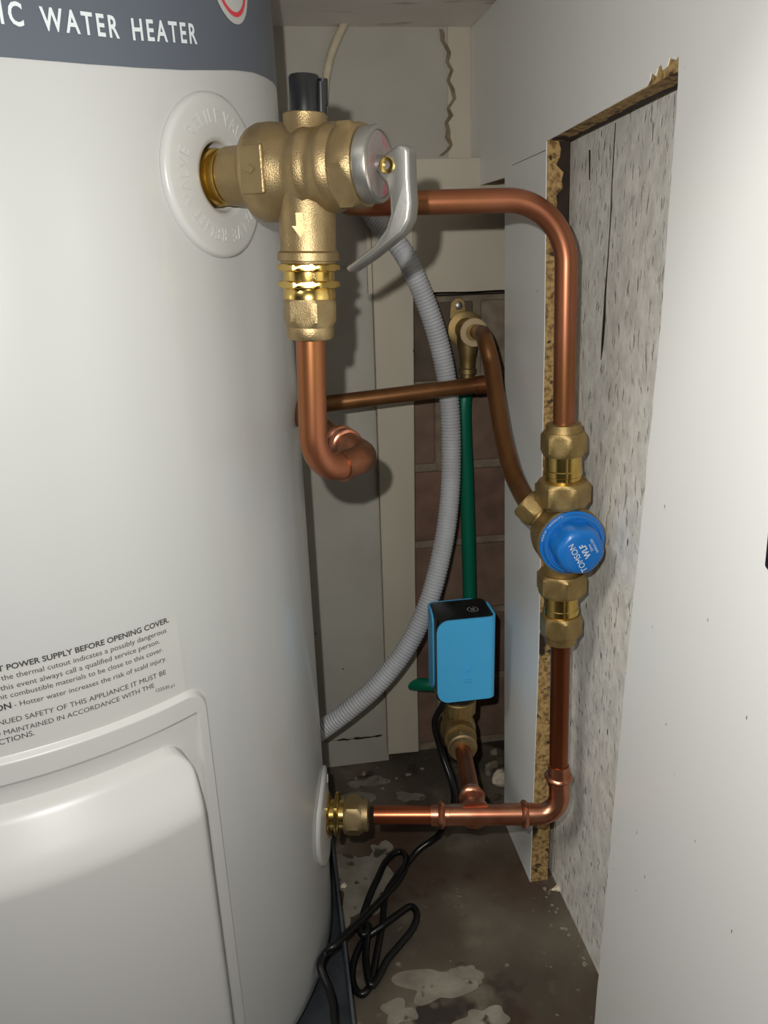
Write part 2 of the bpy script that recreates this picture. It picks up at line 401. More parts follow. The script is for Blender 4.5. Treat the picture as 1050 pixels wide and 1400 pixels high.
# ragged dark brown strips on the far half of the raw edges, and the over-run saw line
bq = []
for i, t in enumerate([k / 26 for k in range(27)]):
    y_ = ntr[0] + (nm1[0] - ntr[0]) * t; z_ = ntr[1] + (nm1[1] - ntr[1]) * t
    bq.append((y_, z_))
m = MB()
lft = [Vector((XB + .0185 * random.uniform(.42, .78), y - .0003, z)) for y, z in bq]; rgt = [Vector((XB + .0190, y - .0003, z)) for y, z in bq]
m.prism(lft + rgt[::-1], (0, .0006, 0)); m.build('dark_edge_strip', dark_chip, panel, smooth=0)
m = MB(); n_ = 24
A = [Vector((XB + .0185 * (.78 + random.uniform(-.12, .10)), ntr[0] + (ntf[0] - ntr[0]) * i / n_, ntr[1] + (ntf[1] - ntr[1]) * i / n_ - .0003)) for i in range(n_ + 1)]
B = [Vector((XB + .0190, ntr[0] + (ntf[0] - ntr[0]) * i / n_, ntr[1] + (ntf[1] - ntr[1]) * i / n_ - .0003)) for i in range(n_ + 1)]
m.prism(A + B[::-1], (0, 0, .0006)); m.build('dark_edge_strip', dark_chip, panel, smooth=0)
m = MB(); m.prism([atX(x, y, XB) for x, y in ((746, 205.0), (746, 206.0), (700, 226.4), (700, 225.8))], (-.0001, 0, 0)); m.build('saw_scratch', dark_chip, panel, smooth=0)

# ------------------------------------------------------------------ water heater
HC = Vector((-.2182, .6033)); HR = .2376; ZB = .022; ZT = H + .188
def tank_hit(px, py):
    v = ray(px, py); a = v.x ** 2 + v.y ** 2; b = -2 * (v.x * HC.x + v.y * HC.y); c = HC.length_squared - HR * HR
    t = (-b - math.sqrt(max(b * b - 4 * a * c, 0))) / (2 * a)
    P = v * t + Vector((0, 0, H)); return P
def tz(px, py): P = tank_hit(px, py); return math.atan2(P.y - HC.y, P.x - HC.x), P.z
def cyl(th, z, off=0.): return Vector((HC.x + math.cos(th) * (HR + off), HC.y + math.sin(th) * (HR + off), z))
heater = thing('water_heater', (HC.x, HC.y, ZB), 'large white enamelled cylindrical water heater with a grey top band', 'water heater')
TH_R, Z_R = tz(297, 243); TH_I, Z_I = tz(443, 1114)
m = MB(); NS = 240; zl = []
z = ZB + .004
while z < ZT - .012: zl.append(z); z += .010
prof = [(ZB, HR - .006), (ZB + .001, HR - .002)] + [(z, HR) for z in zl] + [(ZT - .010, HR - .001), (ZT - .003, HR - .006), (ZT, HR - .02)]
rings = [[m.bm.verts.new((HC.x + math.cos(2 * PI * i / NS) * r, HC.y + math.sin(2 * PI * i / NS) * r, z)) for i in range(NS)] for z, r in prof]
for (za, _), (zb, _), a, b in zip(prof, prof[1:], rings, rings[1:]):
    for i in range(NS):
        th = 2 * PI * (i + .5) / NS; zm = (za + zb) / 2; skip = False
        for t0, z0, rr in ((TH_R, Z_R, .027), (TH_I, Z_I, .020)):
            dth = (th - t0 + PI) % (2 * PI) - PI
            if math.hypot(dth * HR, zm - z0) < rr: skip = True
        if not skip: m.bm.faces.new((a[i], a[(i + 1) % NS], b[(i + 1) % NS], b[i]))
m.bm.faces.new(rings[0][::-1]); m.bm.faces.new(rings[-1])
m.build('tank_jacket', enamel, heater, smooth=50)
# grey printed band
m = MB(); bp = [(0, 78), (60, 83), (120, 88), (190, 93), (250, 96), (290, 96), (320, 96), (345, 99), (365, 107), (380, 118)]
ed = [tz(*p) for p in bp]; ed = [(math.radians(-190), ed[0][1] - .02), (math.radians(-100), ed[0][1] - .006)] + ed[:-1] + [(math.radians(-3), ed[-2][1] + .003), (math.radians(40), ed[-2][1] + .004)]
def band_edge(th):
    for (t0, z0), (t1, z1) in zip(ed, ed[1:]):
        if t0 <= th <= t1: return z0 + (z1 - z0) * (th - t0) / (t1 - t0)
    return ed[-1][1]
lo_, hi_ = [], []
NT = 200
for i in range(NT + 1):
    th = ed[0][0] + (ed[-1][0] - ed[0][0]) * i / NT
    lo_.append(m.bm.verts.new(cyl(th, band_edge(th), .0003))); hi_.append(m.bm.verts.new(cyl(th, ZT - .014, .0003)))
for i in range(NT): m.bm.faces.new((lo_[i], lo_[i + 1], hi_[i + 1], hi_[i]))
band = m.build('grey_band', band_m, heater, smooth=50)
def cyl_text(mb, body, right, left, bold=False, hscale=None, off=.0006, spacing=1.0, cap=None):
    """lettering wrapped on the tank between two points; right end fixes baseline"""
    V, F = text_mesh(body, bold, spacing=spacing)
    x0 = min(v.x for v in V); x1 = max(v.x for v in V)
    tr, zr = tz(*right); tl, zl_ = tz(*left)
    sx = (tr - tl) * HR / (x1 - x0); sy = sx if cap is None else cap / .729
    def fn(v): u = (v.x - x1) * sx / HR; return cyl(tr + u, zr + (zl_ - zr) * (-(u) / (tr - tl)) + v.y * sy, off)
    add_text(mb, V, F, fn)
m = MB(); cyl_text(m, 'WATER', (163, 52.5), (57, 41), True, cap=.0092, off=.0007, spacing=1.32); cyl_text(m, 'HEATER', (268.5, 60), (181, 54.5), True, cap=.0092, off=.0007, spacing=1.32)
cyl_text(m, 'IC', (33, 36.5), (1, 32), True, cap=.0092, off=.0007, spacing=1.32)
m.build('band_lettering', text_w, band, smooth=0)
# round badge with red ring, cut by the top of the frame
tb, zb_ = tz(316, 0); zb_ += .010
def disc(mb, r0, r1, off, t0, z0, seg=56):
    a = []
    for r in (r0, r1):
        if r == 0: a.append(None); continue
        a.append([mb.bm.verts.new(cyl(t0 + math.cos(2 * PI * i / seg) * r / HR, z0 + math.sin(2 * PI * i / seg) * r, off)) for i in range(seg)])
    if a[0] is None: mb.bm.faces.new(a[1])
    else:
        for i in range(seg): mb.bm.faces.new((a[0][i], a[0][(i + 1) % seg], a[1][(i + 1) % seg], a[1][i]))
m = MB()
for r0_, r1_ in ((.0004, .005), (.005, .010), (.010, .0155), (.0155, .0212)): disc(m, r0_, r1_, .0006, tb, zb_)
badge = m.build('round_badge', plastic_w, heater, smooth=0)
m = MB(); disc(m, .0155, .0178, .0009, tb, zb_); m.build('red_ring', red_m, badge, smooth=0)
# warning label and its lettering
tr_, zr_ = tz(240, 836); tl_ = math.radians(-84); zlb = tz(243, 945)[1]
m = MB(); a = [m.bm.verts.new(cyl(tl_ + (tr_ - tl_) * i / 30, zr_ - .002, .0003)) for i in range(31)]; b = [m.bm.verts.new(cyl(tl_ + (tr_ - tl_) * i / 30, zlb - .003, .0003)) for i in range(31)]
for i in range(30): m.bm.faces.new((a[i], a[i + 1], b[i + 1], b[i]))
wl = m.build('warning_label', label_m, heater, smooth=50)
m = MB()
cyl_text(m, 'CT POWER SUPPLY BEFORE OPENING COVER.', (230.5, 850), (-12, 920), True)
for body, rt, lf in (('the thermal cutout indicates a possibly dangerous', (227, 864), (2, 930)),
                     ('this event always call a qualified service person.', (218, 879), (1, 944)),
                     ('mit combustible materials to be close to this cover.', (222.5, 890), (-5, 957)),
                     ('- Hotter water increases the risk of scald injury.', (227, 902), (20, 966)),
                     ('INUED SAFETY OF THIS APPLIANCE IT MUST BE', (226.5, 921), (-5, 992)),
                     ('D MAINTAINED IN ACCORDANCE WITH THE', (210.5, 939), (-6, 1007)),
                     ('UCTIONS.', (47.5, 1004), (-10, 1020.5)), ('122530 p1', (238, 938), (213, 946))):
    cyl_text(m, body, rt, lf)
cyl_text(m, 'ON', (16, 967), (-6, 973), True)
m.build('label_lettering', text_k, wl, smooth=0)
# moulded access cover: flange with a raised box in it
sR = math.radians(-46.9); sL = math.radians(-133); zTop = tz(124, 998)[1]; zBot = .045
def sst(a, b, x): t = min(max((x - a) / (b - a), 0), 1); return t * t * (3 - 2 * t)
def rrd(x, z, x0, x1, z0, z1, r):
    """signed distance inside a rounded rectangle (positive inside)"""
    qx = max(x0 + r - x, x - (x1 - r), 0); qz = max(z0 + r - z, z - (z1 - r), 0)
    if qx > 0 or qz > 0: return r - math.hypot(qx, qz)
    return min(x - x0, x1 - x, z - z0, z1 - z)
X0, X1 = sL * HR, sR * HR
def cover_h(x, z):
    d = rrd(x, z, X0, X1, zBot, zTop, .016)
    h = .0035 * sst(0, .0035, d) + .0022 * sst(.0085, .0100, rrd(x, z, X0, X1 - .001, zBot, zTop - .0075, .010)) * -1
    ds = X1 - .0215 - x; dl = x - X0 - .0215; dt = zTop - .029 - z
    def rnd(d, r): return 0. if d <= 0 else (1. if d >= r else math.sqrt(max(1 - (1 - d / r) ** 2, 0)))
    ds = min(ds, dl, rrd(x, z, X0 + .0215, X1 - .0215, zBot - .05, zTop - .029, .017))
    side_h = .030 * rnd(ds, .0085)
    tt = dt / .037
    top_h = 0. if tt <= 0 else .006 * rnd(dt, .006) + .024 * (min(tt, 1.) if tt < .92 else .92 + .08 * math.sin(min((tt - .92) / .16, 1) * PI / 2))
    k_ = .010; q_ = max(k_ - abs(side_h - top_h), 0) / k_
    h += max(min(side_h, top_h) - q_ * q_ * k_ * .25, 0)
    return h, d
m = MB(); nx, nz = 190, 190
g = []
for i in range(nx + 1):
    x = X0 + (X1 - X0) * (1 - (1 - i / nx) ** 1.7); col = []
    for j in range(nz + 1):
        z = zBot + (zTop - zBot) * (1 - (1 - j / nz) ** 1.5); h, d = cover_h(x, z)
        if d < -.0015: col.append(None); continue
        col.append(m.bm.verts.new(cyl(x / HR, z, max(h, .0) + .0002)))
    g.append(col)
for i in range(nx):
    for j in range(nz):
        q = [g[i][j], g[i + 1][j], g[i + 1][j + 1], g[i][j + 1]]
        if all(q): m.bm.faces.new(q)
        elif sum(v is not None for v in q) == 3: m.bm.faces.new([v for v in q if v])
m.build('access_cover', plastic_w, heater, smooth=70)
# moulded escutcheon rings with raised lettering round the two ports
def escutcheon(name, t0, z0, ro, ri, words, rw, size, depth=.016):
    m = MB(); seg = 72
    def pt(r, a, off): return cyl(t0 + math.cos(a) * r / HR, z0 + math.sin(a) * r, off)
    prof = [(ro, .0002), (ro - .0004, .0022), (ro - .002, .0034), (ro - .004, .0036), (ri + .0035, .0042), (ri + .001, .0036), (ri, .002), (ri, -depth)]
    R_ = [[m.bm.verts.new(pt(r, 2 * PI * i / seg, o)) for i in range(seg)] for r, o in prof]
    for a, b in zip(R_, R_[1:]):
        for i in range(seg): m.bm.faces.new((a[i], a[(i + 1) % seg], b[(i + 1) % seg], b[i]))
    ring = m.build(name, plastic_w, heater, smooth=45)
    for word, a0 in words:
        m = MB()
        V, F = text_mesh(word, extrude=.06, spacing=1.25); w_ = max(v.x for v in V)
        def fn(v, a0=a0, w_=w_):
            a = a0 - (v.x - w_ / 2) * size * .82 / rw; r = rw + (v.y - .35) * size
            return pt(r, a, .0036 + (v.z + .06) * .006)
        add_text(m, V, F, fn); m.build('raised_lettering', plastic_w, ring, smooth=0)
    m = MB(); R_ = [[m.bm.verts.new(pt(ri + .0005, 2 * PI * i / 48, o)) for i in range(48)] for o in (0, -.018)]
    for i in range(48): m.bm.faces.new((R_[0][i], R_[0][(i + 1) % 48], R_[1][(i + 1) % 48], R_[1][i]))
    m.bm.faces.new(R_[1]); m.build('port_recess', dark_m, ring, smooth=60)
    return ring
escutcheon('relief_port_ring', TH_R, Z_R, .0425, .0178, (('RELIEF VALVE', math.radians(85)), ('RELIEF VALVE', math.radians(212)), ('RELIEF VALVE', math.radians(335))), .0305, .0100)
escutcheon('inlet_port_ring', TH_I, Z_I, .0425, .0150, (('INLET', math.radians(52)), ('INLET', math.radians(-58))), .0315, .0085)

# galvanised tray under the heater
tx = atZ(484, 1399, .048).x
tray = thing('drip_tray', (HC.x, HC.y, 0), 'low galvanised steel drip tray under the water heater', 'tray')
tx0, tx1, ty0, ty1 = HC.x - .245, tx, HC.y - .250, YW - .022
m = MB(); m.box((tx0, ty0, .0005), (tx1, ty1, .0025)); m.build('tray_floor', galv, tray, smooth=0)
for a, b in (((tx1 - .0012, ty0, .0025), (tx1, ty1, .047)), ((tx0, ty0, .0025), (tx0 + .0012, ty1, .047)), ((tx0 + .0012, ty0, .0025), (tx1 - .0012, ty0 + .0012, .047)), ((tx0 + .0012, ty1 - .0012, .0025), (tx1 - .0012, ty1, .047))):
    m = MB(); m.box(a, b); m.build('tray_side', galv, tray, smooth=0)
m = MB(); m.tube([(tx1, ty0, .0475), (tx1, ty1, .0475)], .0014, 10); m.build('rolled_rim', galv, tray)
m = MB(); m.lathe((HC.x, HC.y, .0025), (0, 0, 1), [(0, HR - .03), (ZB - .0027, HR - .03)], 64); m.build('support_ring', black_p, tray)

# ------------------------------------------------------------------ relief valve on the tank
NRM = Vector((math.cos(TH_R), math.sin(TH_R), 0)); SIDE = Vector((NRM.y, -NRM.x, 0))      # SIDE looks at the lens
if SIDE.y > 0: SIDE = -SIDE
C0 = cyl(TH_R, Z_R)
def ax(k): return C0 + NRM * k
JV = ax(.0572)                                             # where the outlet leaves the body
DOWN = Vector((-.036, 0.004, -1)).normalized()
rv = thing('relief_valve', C0, 'cast brass relief valve with silver lever and black top plug', 'valve')
m = MB(); m.lathe(C0, NRM, [(-.016, .0140), (-.004, .0140), (-.0035, .0150), (.0015, .0150), (.002, .0136), (.0045, .0136), (.005, .0145), (.0075, .0145), (.008, .0136), (.012, .0136)], 48); m.build('threaded_nipple', brass_p, rv)
m = MB(); m.lathe(C0, NRM, [(.0085,.0130),(.0095,.0152),(.0250,.0152),(.026,.0170),(.027,.0205),(.029,.0235),(.0325,.0247),(.0385,.0247),(.0445,.0238),(.0495,.0222),(.053,.0208),(.0565,.0203),(.0600,.0216),(.0625,.0219),(.065,.0206),(.0685,.0198),(.072,.0214),(.075,.0216),(.0775,.0205),(.0795,.0198)], 64)
body = m.build('valve_body', brass, rv, smooth=60)
m = MB(); m.lathe(JV, -DOWN, [(.010, .0140), (.0150, .0128), (.0180, .0114), (.0262, .0112), (.0268, .0104)], 40); m.build('probe_boss', brass, rv)
m = MB(); m.lathe(JV, -DOWN, [(.0260, .0078), (.0430, .0078), (.0440, .0072)], 30)
m.lathe(JV + SIDE * -.003 + NRM * .008, -DOWN, [(.0255, .0030), (.0405, .0030)], 14); m.lathe(JV + SIDE * -.0035 + NRM * .0088, -DOWN, [(.0300, .0026), (.0420, .0026)], 10)
m.build('top_plug', black_p, rv)
# outlet leg
CAMD = (Vector((0, 0, H)) - JV); CAMD.z = 0; CAMD.normalize(); CU = Vector((-CAMD.y, CAMD.x, 0))
if CU.x < 0: CU = -CU
def dz(y):                                                 # distance down the outlet axis for an image row
    lo_, hi_ = -.09, .30
    for _ in range(40):
        mid = (lo_ + hi_) / 2
        if proj(JV + DOWN * mid).y < y: lo_ = mid
        else: hi_ = mid
    return lo_
m = MB(); m.lathe(JV, DOWN, [(.004, .0190), (dz(272), .0165), (dz(288), .0152), (dz(335), .0150), (dz(343), .0152), (dz(346), .0166), (dz(356), .0168), (dz(357), .0150), (dz(360), .0148)], 48); m.build('outlet_leg', brass, rv)
m = MB(); m.lathe(JV, DOWN, [(dz(356), .0140), (dz(397), .0140), (dz(398), .0143), (dz(408), .0143)], 48); ad = m.build('outlet_adaptor', brass_p, rv)
m = MB(); rr0 = math.radians(-28)
m.hexnut(JV, DOWN, dz(360), dz(371), .0172, .0007, n=6, ref=CAMD, rot=rr0); m.build('hex_flange', brass_p, ad)
m = MB(); m.hexnut(JV, DOWN, dz(383), dz(394), .0172, .0007, n=6, ref=CAMD, rot=rr0); m.build('hex_flange', brass_p, ad)
m = MB(); m.hexnut(JV, DOWN, dz(404), dz(447), .0152, .0028, ref=CAMD, rot=math.radians(-13)); nut = m.build('compression_nut', brass, rv, smooth=25)
m = MB(); m.lathe(JV, DOWN, [(dz(446), .0130), (dz(449), .0133), (dz(460), .0132), (dz(463), .0124)], 40); m.build('nut_collar', brass, nut)
# bonnet: hex, grey cap, red disc
m = MB(); m.hexnut(C0, NRM, .0790, .0925, .0228, .0028, ref=(0, 0, 1), rot=math.radians(30)); m.build('bonnet_hex', brass, rv, smooth=25)
m = MB(); m.lathe(C0, NRM, [(.0920, .0172), (.0928, .0182), (.0990, .0182), (.1000, .0178), (.1003, .0160), (.0990, .0158)], 56, caps=(True, False)); cap = m.build('bonnet_cap', chrome, rv)
m = MB(); m.lathe(C0, NRM, [(.0960, .0158), (.0992, .0157)], 48); m.build('red_disc', mat('faded_red_disc', (140, 76, 80), .5, rgb2=(128, 118, 114), scale=90, lo=.36, hi=.5), cap)
m = MB(); m.box(Vector((-.0035, 0, 0)), Vector((.0035, .001, .001)))
m.bm.free(); m = MB(); m.lathe(C0, NRM, [(.0990, .0045), (.1080, .0040), (.1120, .0036)], 20); m.build('lift_stem', chrome, rv)
# lever, side profile in the plane of the valve axis
def lev(px, py):
    v = ray(px, py); o = Vector((0, 0, H)); t = (C0 - o).dot(SIDE) / v.dot(SIDE); return o + v * t
lp = [(865, 310), (900, 315), (904, 340), (906, 430), (912, 520), (906, 578), (882, 626), (832, 668), (772, 716), (692, 770), (676, 748), (700, 733), (780, 670), (822, 612), (838, 560), (836, 505), (822, 452), (800, 425), (788, 392), (808, 352), (846, 326)]
L3 = [lev(x / 2.625 + 220, y / 2.625 + 80) for x, y in lp]
m = MB(); m.prism([p + SIDE * .0058 for p in L3], SIDE * -.0116)
lever = m.build('lever', chrome, rv, bevel=.0018, bseg=3, smooth=50)
pv = lev(536, 227)
m = MB(); m.lathe(pv, SIDE, [(-.007, .0040), (.0066, .0040), (.0070, .0036), (.0070, .0020), (.0050, .0018)], 24); m.build('rivet', brass_p, lever)
# flat bosses with raised arrows
def arrow(o, u, v, n, s):
    m = MB(); P = [(-.16, .5), (.16, .5), (.16, -.05), (.36, -.05), (0, -.55), (-.36, -.05), (-.16, -.05)]
    m.prism([o + u * (x * s) + v * (y * s) for x, y in P], n * .0008); return m
fb = ax(.0395) + SIDE * .0238
m = MB(); m.prism([fb + NRM * a + Vector((0, 0, b)) for a, b in ((-.0065, -.0115), (.0075, -.0115), (.0075, .0115), (-.0065, .0115))], SIDE * .0022); bs = m.build('flat_boss', brass, rv, bevel=.0008, smooth=0)
arrow(fb + SIDE * .0022 + NRM * -.0005, Vector((0, 0, 1)), -NRM, SIDE, .0065).build('raised_arrow', brass, bs, smooth=0)
ao = JV + DOWN * dz(308) + CAMD * .0142 + CU * -.004
arrow(ao, CU, Vector((0, 0, 1)), CAMD, .0115).build('raised_arrow', brass, rv, smooth=0)
V, F = text_mesh('WIRI', extrude=.03); m = MB()
def fnw(v):
    a = math.radians(-8) + (v.x - 0.1) * .0032 / .0142 * 1.0
    return JV + DOWN * (dz(380.5) - v.y * .0045) + (CAMD * math.cos(a) + CU * math.sin(a)) * (.0141 + v.z * .006)
add_text(m, V, F, fnw); m.build('stamped_lettering', brass, ad, smooth=0)

# drain pipe from the relief valve
PR = .0083
dp = thing('relief_drain_pipe', JV + DOWN * dz(470), 'bright copper drain pipe hooking back below the brass relief valve', 'pipe')
pA = JV + DOWN * dz(461); pB = JV + DOWN * dz(651)
zE = pB.z; pE = atZ(501, 626, zE + .001); pF = atZ(470, 606, zE + .004); dF = (pF - pE).normalized(); pG = pE + dF * .28
cl = dense(filleted([pA, pB, pB.lerp(pE, .62)], [.024], 16)); m = MB(); m.tube(cl, PR, 28); m.build('drain_tube', copper, dp)
m = MB(); m.tube(dense(filleted([pB.lerp(pE, .50), pE, pE + dF * .030], [.0135], 14), .002), PR + .0011, 28); el = m.build('solder_elbow', mat('dirty_copper', (150, 96, 68), .4, .8, (104, 70, 48), 60), dp)
m = MB(); m.lathe(pE + dF * .026, dF, [(0, .0100), (.001, .0112), (.004, .0112), (.005, .0102), (.008, .0102), (.009, .0112), (.012, .0112), (.013, .0100)], 32); m.build('collar', copper_n, el)
m = MB(); m.tube([pE + dF * .02, pG], PR, 24); m.build('return_tube', copper_b, dp)

# ------------------------------------------------------------------ pipe down the right side with the blue-capped valve
rA = atD(772, 500, .561); rB = atD(763.5, 1062, .677); RD = (rB - rA).normalized()
def rk(y):
    lo_, hi_ = -.30, .60
    for _ in range(40):
        mid = (lo_ + hi_) / 2
        if proj(rA + RD * mid).y < y: lo_ = mid
        else: hi_ = mid
    return lo_
R2 = .0080
up = thing('upper_copper_pipe', rA, 'copper pipe bending from the back down to the blue-capped valve', 'pipe')
zH = atD(640, 275, .515).z
kc = (zH - rA.z) / RD.z; corner = rA + RD * kc
pL = Vector((.062, corner.y + .006, zH)); pW = Vector((.058, YW + .03, zH + .040))
m = MB(); m.tube(dense(filleted([pW, pL, corner, rA + RD * rk(586)], [.022, .044], 20)), R2, 28); m.build('bent_tube', copper, up)

CT = Vector((0, 0, H)) - (rA + RD * rk(735))
tv = thing('pressure_valve', rA + RD * rk(735), 'brass pressure valve with a blue cap reading TOMSON on the riser', 'valve')
def seg(name, prof, m_, parent=tv): b = MB(); b.lathe(rA, RD, [(rk(y), r) for y, r in prof], 44); return b.build(name, m_, parent)
n1 = MB(); n1.hexnut(rA, RD, rk(589), rk(621), .0178, .0026, ref=CT, rot=math.radians(-19.4)); n1 = n1.build('compression_nut', brass_d, tv, smooth=25)
seg('nut_collar', [(578, .0105), (579, .0128), (586, .0134), (590, .0140)], brass_d, n1)
seg('thread_sleeve', [(618, .0138), (640, .0138), (641, .0144), (648, .0144), (649, .0138), (662, .0138)], brass_p)
n2 = MB(); n2.hexnut(rA, RD, rk(656), rk(690), .0212, .0026, ref=CT, rot=math.radians(-30)); n2.build('union_nut', brass_d, tv, smooth=25)
seg('valve_neck', [(686, .0135), (700, .0128), (706, .0140), (722, .0145), (745, .0150), (765, .0145), (780, .0140), (800, .0138)], brass_d)
n3 = MB(); n3.hexnut(rA, RD, rk(781), rk(810), .0205, .0026, ref=CT, rot=math.radians(-16)); n3.build('union_nut', brass_d, tv, smooth=25)
seg('thread_sleeve', [(806, .0135), (828, .0135), (829, .0142), (836, .0142), (837, .0135), (848, .0135)], brass_p)
n4 = MB(); n4.hexnut(rA, RD, rk(838), rk(866), .0178, .0026, ref=CT, rot=math.radians(-18)); n4 = n4.build('compression_nut', brass_d, tv, smooth=25)
seg('nut_collar', [(864, .0140), (868, .0134), (876, .0128), (877, .0105)], brass_d, n4)
# side chamber and cap, facing out of the cupboard
CC = rA + RD * rk(733)
CD = Vector((-.04, -1, -.02)).normalized()                  # cap axis
SH = atY(779, 737, CC.y - .010) - CC; 
CO = CC + Vector((SH.x, 0, SH.z)); CO_ = CO                            # the chamber sits off the pipe axis, towards the wall
m = MB(); m.lathe(CO, CD, [(-.022, .0120), (-.018, .0200), (-.012, .0245), (-.004, .0262), (.010, .0262), (.0115, .0268), (.0150, .0268)], 56); m.build('spring_chamber', brass_d, tv)
CO = CO + CD * .0098
m = MB(); m.lathe(CO, CD, [(.0050, .0252), (.0062, .0256), (.0075, .0256), (.0078, .0246), (.0080, .0236), (.0110, .0234), (.0122, .0226), (.0122, .0212)], 64, caps=(True, False))
m.lathe(CO, CD, [(.0122, .0214), (.0105, .0208), (.0105, .001)], 64, caps=(False, True))
cap_b = m.build('blue_cap', blue_p, tv, smooth=35)
# knob: six-lobed, narrowing
m = MB(); d_, u_, v_ = m.basis(CD, (0, 0, 1)); sg = 72; rings = []
for k, r, lob in ((.0100, .0196, .55), (.0150, .0192, .5), (.0235, .0186, .35), (.0265, .0176, .2), (.0282, .0158, .05), (.0288, .0130, 0), (.0290, .004, 0)):
    ring = []
    for i in range(sg):
        t = 2 * PI * i / sg; q = r * (1 - .16 * lob * (.5 + .5 * math.cos(6 * t + .6)) ** 1.5)
        ring.append(m.bm.verts.new(CO + CD * k + (u_ * math.cos(t) + v_ * math.sin(t)) * q))
    rings.append(ring)
for a, b in zip(rings, rings[1:]):
    for i in range(sg): m.bm.faces.new((a[i], a[(i + 1) % sg], b[(i + 1) % sg], b[i]))
m.bm.faces.new(rings[0][::-1]); m.bm.faces.new(rings[-1])
knob = m.build('cap_knob', blue_p, cap_b, smooth=45)
rt = Vector((1, 0, 0)); rt = (rt - CD * rt.dot(CD)).normalized(); upv = rt.cross(CD) * 1.0
if upv.z < 0: upv = -upv
al = math.radians(119); eu = rt * math.cos(al) + upv * math.sin(al); ev = -rt * math.sin(al) + upv * math.cos(al)
FC = CO + CD * .02915
m = MB()
for body, size, off_, x0, bold in (('TOMSON', .0066, .0030, -.001, False), ('WLF', .0066, -.0040, .0012, True), ('25mm', .0028, -.0074, .0014, False), ('WMKA1350', .0027, -.0106, .0012, False)):
    V, F = text_mesh(body, bold); w_ = max(v.x for v in V)
    add_text(m, V, F, lambda v, s=size, o=off_, w_=w_, x0=x0: FC + eu * ((v.x - w_ / 2) * s * .92 + x0) + ev * (o + v.y * s) + rt * .0010)
m.build('cap_lettering', text_w, knob, smooth=0)
m = MB(); V, F = text_mesh('MAX 1600kPa', spacing=1.1); w_ = max(v.x for v in V)
def fnm(v):
    a = math.radians(142) - (v.x - w_ / 2) * .0040 / .0240; r = .0238 + v.y * .0020
    return CO + CD * .00800 + (rt * math.cos(a) + upv * math.sin(a)) * r
add_text(m, V, F, lambda v: fnm(v) + CD * .0003); m.build('rim_lettering', text_w, cap_b, smooth=0)
# side port for the curved pipe
pp = atD(722, 690, .612); pd = (CC - pp).normalized()
m = MB(); m.hexnut(pp, pd, -.004, .012, .0135, .002, rot=.3); m.lathe(pp, pd, [(.010, .0105), (.045, .0120)], 30); m.build('side_port', brass_d, tv, smooth=30)

# lower pipework: riser, pressed elbow, tee and inlet line
lw = thing('lower_copper_pipework', (rB.x, rB.y, 0), 'copper riser, pressed elbow and tee feeding the tank inlet near the floor', 'pipe')
kb = rk(1062)
m = MB(); m.tube([rA + RD * rk(870), rA + RD * kb], R2, 28); m.build('riser_tube', copper_b.copy() if False else mat('reddish_copper', (150, 86, 52), .34, .9, (118, 66, 40), 24, stretch=(1, 1, .3)), lw)
Z0 = Z_I
NI = Vector((math.cos(TH_I), math.sin(TH_I), 0)); CI = cyl(TH_I, Z_I)
tee = atZ(650, 1114.5, Z0); tL = atZ(592, 1114, Z0); tR = atZ(727, 1113, Z0); el0 = atZ(766, 1112, Z0)
LD = (tee - CI); LD.z = 0; LD.normalize()
m = MB(); m.tube(dense([CI + LD * .045, tL + LD * .01]), R2, 28); m.build('inlet_tube', mat('inlet_copper', (180, 100, 68), .3, .92, (150, 84, 56), 24, stretch=(.3, 1, 1)), lw)
m = MB(); m.lathe(CI, LD, [(-.010, .0130), (.0085, .0130), (.0120, .0130), (.0180, .0128)], 40); adp = m.build('inlet_adaptor', brass_p, lw)
m = MB(); m.hexnut(CI, LD, .0020, .0060, .0205, .0007, ref=Vector((0, 0, H)) - CI, rot=math.radians(-13)); m.build('hex_flange', brass_p, adp)
m = MB(); m.hexnut(CI, LD, .0100, .0142, .0205, .0007, ref=Vector((0, 0, H)) - CI, rot=math.radians(-13)); m.build('hex_flange', brass_p, adp)
m = MB(); m.hexnut(CI, LD, .0185, .0345, .0182, .0026, ref=Vector((0, 0, H)) - CI, rot=math.radians(-13)); nn = m.build('compression_nut', brass, lw, smooth=25)
m = MB(); m.lathe(CI, LD, [(.033, .0150), (.0350, .0142), (.0395, .0138), (.0402, .0120)], 36); m.build('nut_collar', brass, nn)
def bead(o, d, mm=copper_n):
    b = MB(); b.lathe(o, d, [(-.0085, .0090), (-.0080, .0096), (-.0035, .0096), (-.0026, .0112), (-.0005, .0122), (.0016, .0112), (.0026, .0096), (.0065, .0096), (.0070, .0090)], 36); return b
m = MB(); m.tube([tL - LD * .002, tR + LD * .002], .0094, 32); teeo = m.build('press_tee', copper_n, lw)
bead(tL + LD * .008, LD).build('press_bead', copper_n, teeo); bead(tR - LD * .006, LD).build('press_bead', copper_n, teeo)
vb = Vector((.1665, .675, Z0)); BD = (vb - tee); BD.normalize()
m = MB(); m.lathe(tee, BD, [(.0, .0150), (.0085, .0125), (.013, .0098), (.030, .0096)], 32); m.build('tee_branch', copper_n, teeo)
bead(tee + BD * .024, BD).build('press_bead', copper_n, teeo)
m = MB(); m.tube([tee + BD * .015, vb - BD * .030], R2, 26); m.build('branch_tube', MATS['reddish_copper'], lw)
eU = rA + RD * (kb - .004)
el0 = Vector((eU.x, el0.y, Z0)) + (RD * 0)
m = MB(); m.tube(dense(filleted([tR + (el0 - tR).normalized() * .001, el0, eU + RD * -.008], [.0175], 18), .002), .0090, 30); elb = m.build('press_elbow', copper_n, lw)
bead(eU + RD * .004, RD).build('press_bead', copper_n, elb)

